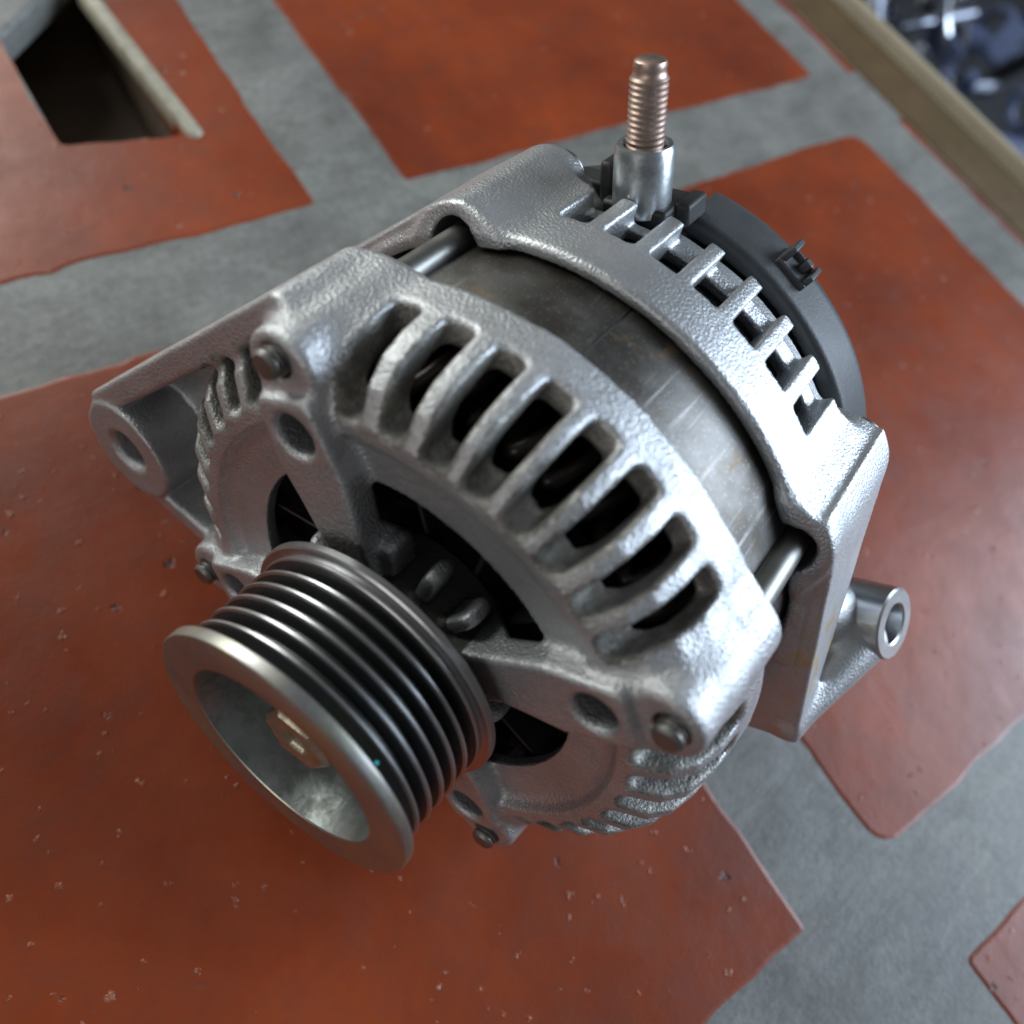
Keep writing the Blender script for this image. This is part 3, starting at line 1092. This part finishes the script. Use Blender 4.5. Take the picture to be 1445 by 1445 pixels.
def tile(corners, radii=None, hole=None):
    radii = radii or [0.012] * len(corners)
    P = outline(corners, radii) * H
    cen_ = P.mean(0)
    bm = bmesh.new()

    def ring(scale_in, z):
        # inset along the local normals
        nx = np.roll(P, -1, 0) - np.roll(P, 1, 0)
        nn = np.stack([nx[:, 1], -nx[:, 0]], 1); nn /= np.linalg.norm(nn, axis=1)[:, None]
        q = P - nn * scale_in
        return [bm.verts.new((a, b, z)) for a, b in q]
    area2 = np.sum(P[:, 0] * np.roll(P[:, 1], -1) - P[:, 1] * np.roll(P[:, 0], -1))
    if area2 < 0:
        P = P[::-1].copy()
    r0 = ring(0.0, -1.0); r1 = ring(0.35, 0.12); r2 = ring(1.4, 0.35)
    n = len(P)
    for a, b in ((r0, r1), (r1, r2)):
        for i in range(n):
            bm.faces.new((a[i], a[(i + 1) % n], b[(i + 1) % n], b[i]))
    es = [bm.edges.get((r2[i], r2[(i + 1) % n])) for i in range(n)]
    if hole is not None:
        hp = outline(hole, [0.012] * len(hole)) * H
        h2 = [bm.verts.new((a, b, 0.35)) for a, b in hp]
        h0 = [bm.verts.new((a, b, -9.0)) for a, b in hp]
        m = len(hp)
        for i in range(m):
            es.append(bm.edges.new((h2[i], h2[(i + 1) % m])))
            bm.faces.new((h2[i], h2[(i + 1) % m], h0[(i + 1) % m], h0[i]))
    bmesh.ops.triangle_fill(bm, use_beauty=True, use_dissolve=False, edges=es)
    bmesh.ops.recalc_face_normals(bm, faces=bm.faces)
    for v in bm.verts:
        v.co *= MM
    me = bpy.data.meshes.new('tile')
    bm.to_mesh(me); bm.free()
    for f in me.polygons:
        f.use_smooth = False
    me.materials.append(M['tile'])
    o = bpy.data.objects.new('tile', me)
    COL.objects.link(o)
    o.parent = bench
    return o


tile([(-0.49, -0.297), (0.536, -0.297), (0.534, 0.747), (-0.49, 0.748)], [.01, .008, .02, .01])            # below the pulley
tile([(0.685, -0.293), (1.712, -0.29), (1.708, 0.739), (0.69, 0.742)], [.045, .02, .045, .01])              # right of the alternator
tile([(-0.49, 0.913), (0.545, 0.914), (0.544, 1.95), (-0.49, 1.95)], [.01, .012, .01, .01], HOLE)            # with the pit
tile([(0.705, 0.914), (1.735, 0.912), (1.735, 1.95), (0.707, 1.95)], [.012, .02, .01, .01])                 # at the top
tile([(0.69, -1.46), (1.71, -1.46), (1.71, -0.44), (0.691, -0.438)], [.01, .01, .01, .012])
tile([(-0.49, -1.46), (0.538, -1.46), (0.538, -0.452), (-0.49, -0.45)], [.01, .01, .02, .01])
tile([(-1.66, -0.297), (-0.645, -0.297), (-0.645, 0.747), (-1.66, 0.748)])
tile([(-1.66, 0.914), (-0.645, 0.914), (-0.645, 1.95), (-1.66, 1.95)])
tile([(1.846, -0.29), (1.8665, -0.29), (1.8665, 0.742), (1.850, 0.742)], [.004] * 4)                          # cut strip at the bench edge
tile([(1.842, 0.895), (1.8665, 0.895), (1.8665, 1.95), (1.838, 1.95)], [.004] * 4)

# the pit
def wall_strip(name, pts, z0, z1, mat, parent, closed=True, th=0.0):
    V, F = [], []
    n = len(pts)
    for x, y in pts:
        V += [(x * H * MM, y * H * MM, z0 * MM), (x * H * MM, y * H * MM, z1 * MM)]
    for i in range(n if closed else n - 1):
        j = (i + 1) % n
        F.append((2 * i, 2 * j, 2 * j + 1, 2 * i + 1))
    F.append(tuple(2 * i for i in range(n)))
    return mesh_obj(name, V, F, mat, parent, False)


wall_strip('pit', [(x + (0.34 - x) * -0.02, y + (1.27 - y) * -0.02) for x, y in HOLE], -38, -8.5, M['pit'], bench)
def world_box(name, cx, cy, z0, z1, sx, sy, rot, mat, parent=None, bev=1.0, seg=2):
    V, F = boxmesh(cx * H, cy * H, (z0 + z1) / 2, sx * H, sy * H, z1 - z0, rot)
    ob = finish(name, np.array(V) * MM, F, mat, parent, 30, local=False)
    md = ob.modifiers.new('soft_edges', 'BEVEL'); md.width = bev * MM; md.segments = seg
    return ob


world_box('mortar_lip', 0.4245, 1.285, -7, 2.2, 0.030, 0.38, 4.0, M['mortar'], bench, 3.2, 4)
world_box('mortar_patch', 0.258, 1.485, -12, 1.6, 0.30, 0.15, 41.5, M['grout'], bench, 2.0, 3)

# edge board of the bench and the lower floor beyond it
eb = world_box('edge_board', 1.986, 0.6, -45, -5.0, 0.152, 4.6, 0.0, M['wood'], bench, 3.0, 3)
world_box('edge_strip', 2.086, 0.6, -45, 1.5, 0.020, 4.6, 0.0, M['woodpale'], bench, 2.0, 2)
fl = mesh_obj('floor', [(-3, -3, -0.36), (6, -3, -0.36), (6, 6, -0.36), (-3, 6, -0.36)], [(0, 1, 2, 3)], mat_plain('dark_workshop_floor', (0.03, 0.03, 0.035), 0.7), None, False)
fl['kind'] = 'structure'
fl['label'] = 'dark workshop floor below the tiled bench'


def scrap():
    V, F, mi = [], [], []
    for k in range(300):
        x = rng.uniform(0.56, 1.25); y = rng.uniform(-0.02, 0.75)
        z = -0.30 + 0.14 * rng.random()
        kind = int(rng.choice([0, 0, 0, 1, 1, 2]))
        rot = Euler(rng.uniform(0, 6.28, 3)).to_matrix()
        o = len(V)
        if kind == 0:
            sx, sy, sz = (rng.uniform(0.02, 0.07), rng.uniform(0.01, 0.04), rng.uniform(0.002, 0.012))
            v, f = boxmesh(0, 0, 0, sx, sy, sz)
        elif kind == 1:
            L = rng.uniform(0.04, 0.11); r = rng.uniform(0.004, 0.012)
            v, f = tube_mesh([(0, 0, -L / 2), (0, 0, -L / 4), (0, 0.003, L / 4), (0, 0, L / 2)], [r, r * 1.2, r, r * 0.8], 14)
        else:
            R = rng.uniform(0.010, 0.024)
            v, f = tube_mesh([(R * math.cos(t), R * math.sin(t), 0.002 * t) for t in np.linspace(0, 5.8, 18)], R * 0.3, 9)
        for p in v:
            q = rot @ Vector(p)
            V.append((q.x + x, q.y + y, q.z + z))
        F += [[i + o for i in q] for q in f]
        mi += [int(rng.choice([0, 0, 1, 1, 2, 2, 3, 3]))] * len(f)
    ob = mesh_obj('scrap_heap', V, F, mat_metal('scrap_bright', (0.62, 0.64, 0.68), 0.28, 0.2), None, False)
    for m in (mat_plain('scrap_black', (0.012, 0.012, 0.016), 0.45), mat_plain('scrap_blue', (0.07, 0.09, 0.16), 0.45), mat_metal('scrap_dull', (0.20, 0.21, 0.25), 0.4, 0.3)):
        ob.data.materials.append(m)
    ob.data.polygons.foreach_set('material_index', mi)
    ob['kind'] = 'stuff'
    ob['label'] = 'heap of dark and shiny scrap metal parts on the floor beyond the bench edge'
    return ob


scrap()
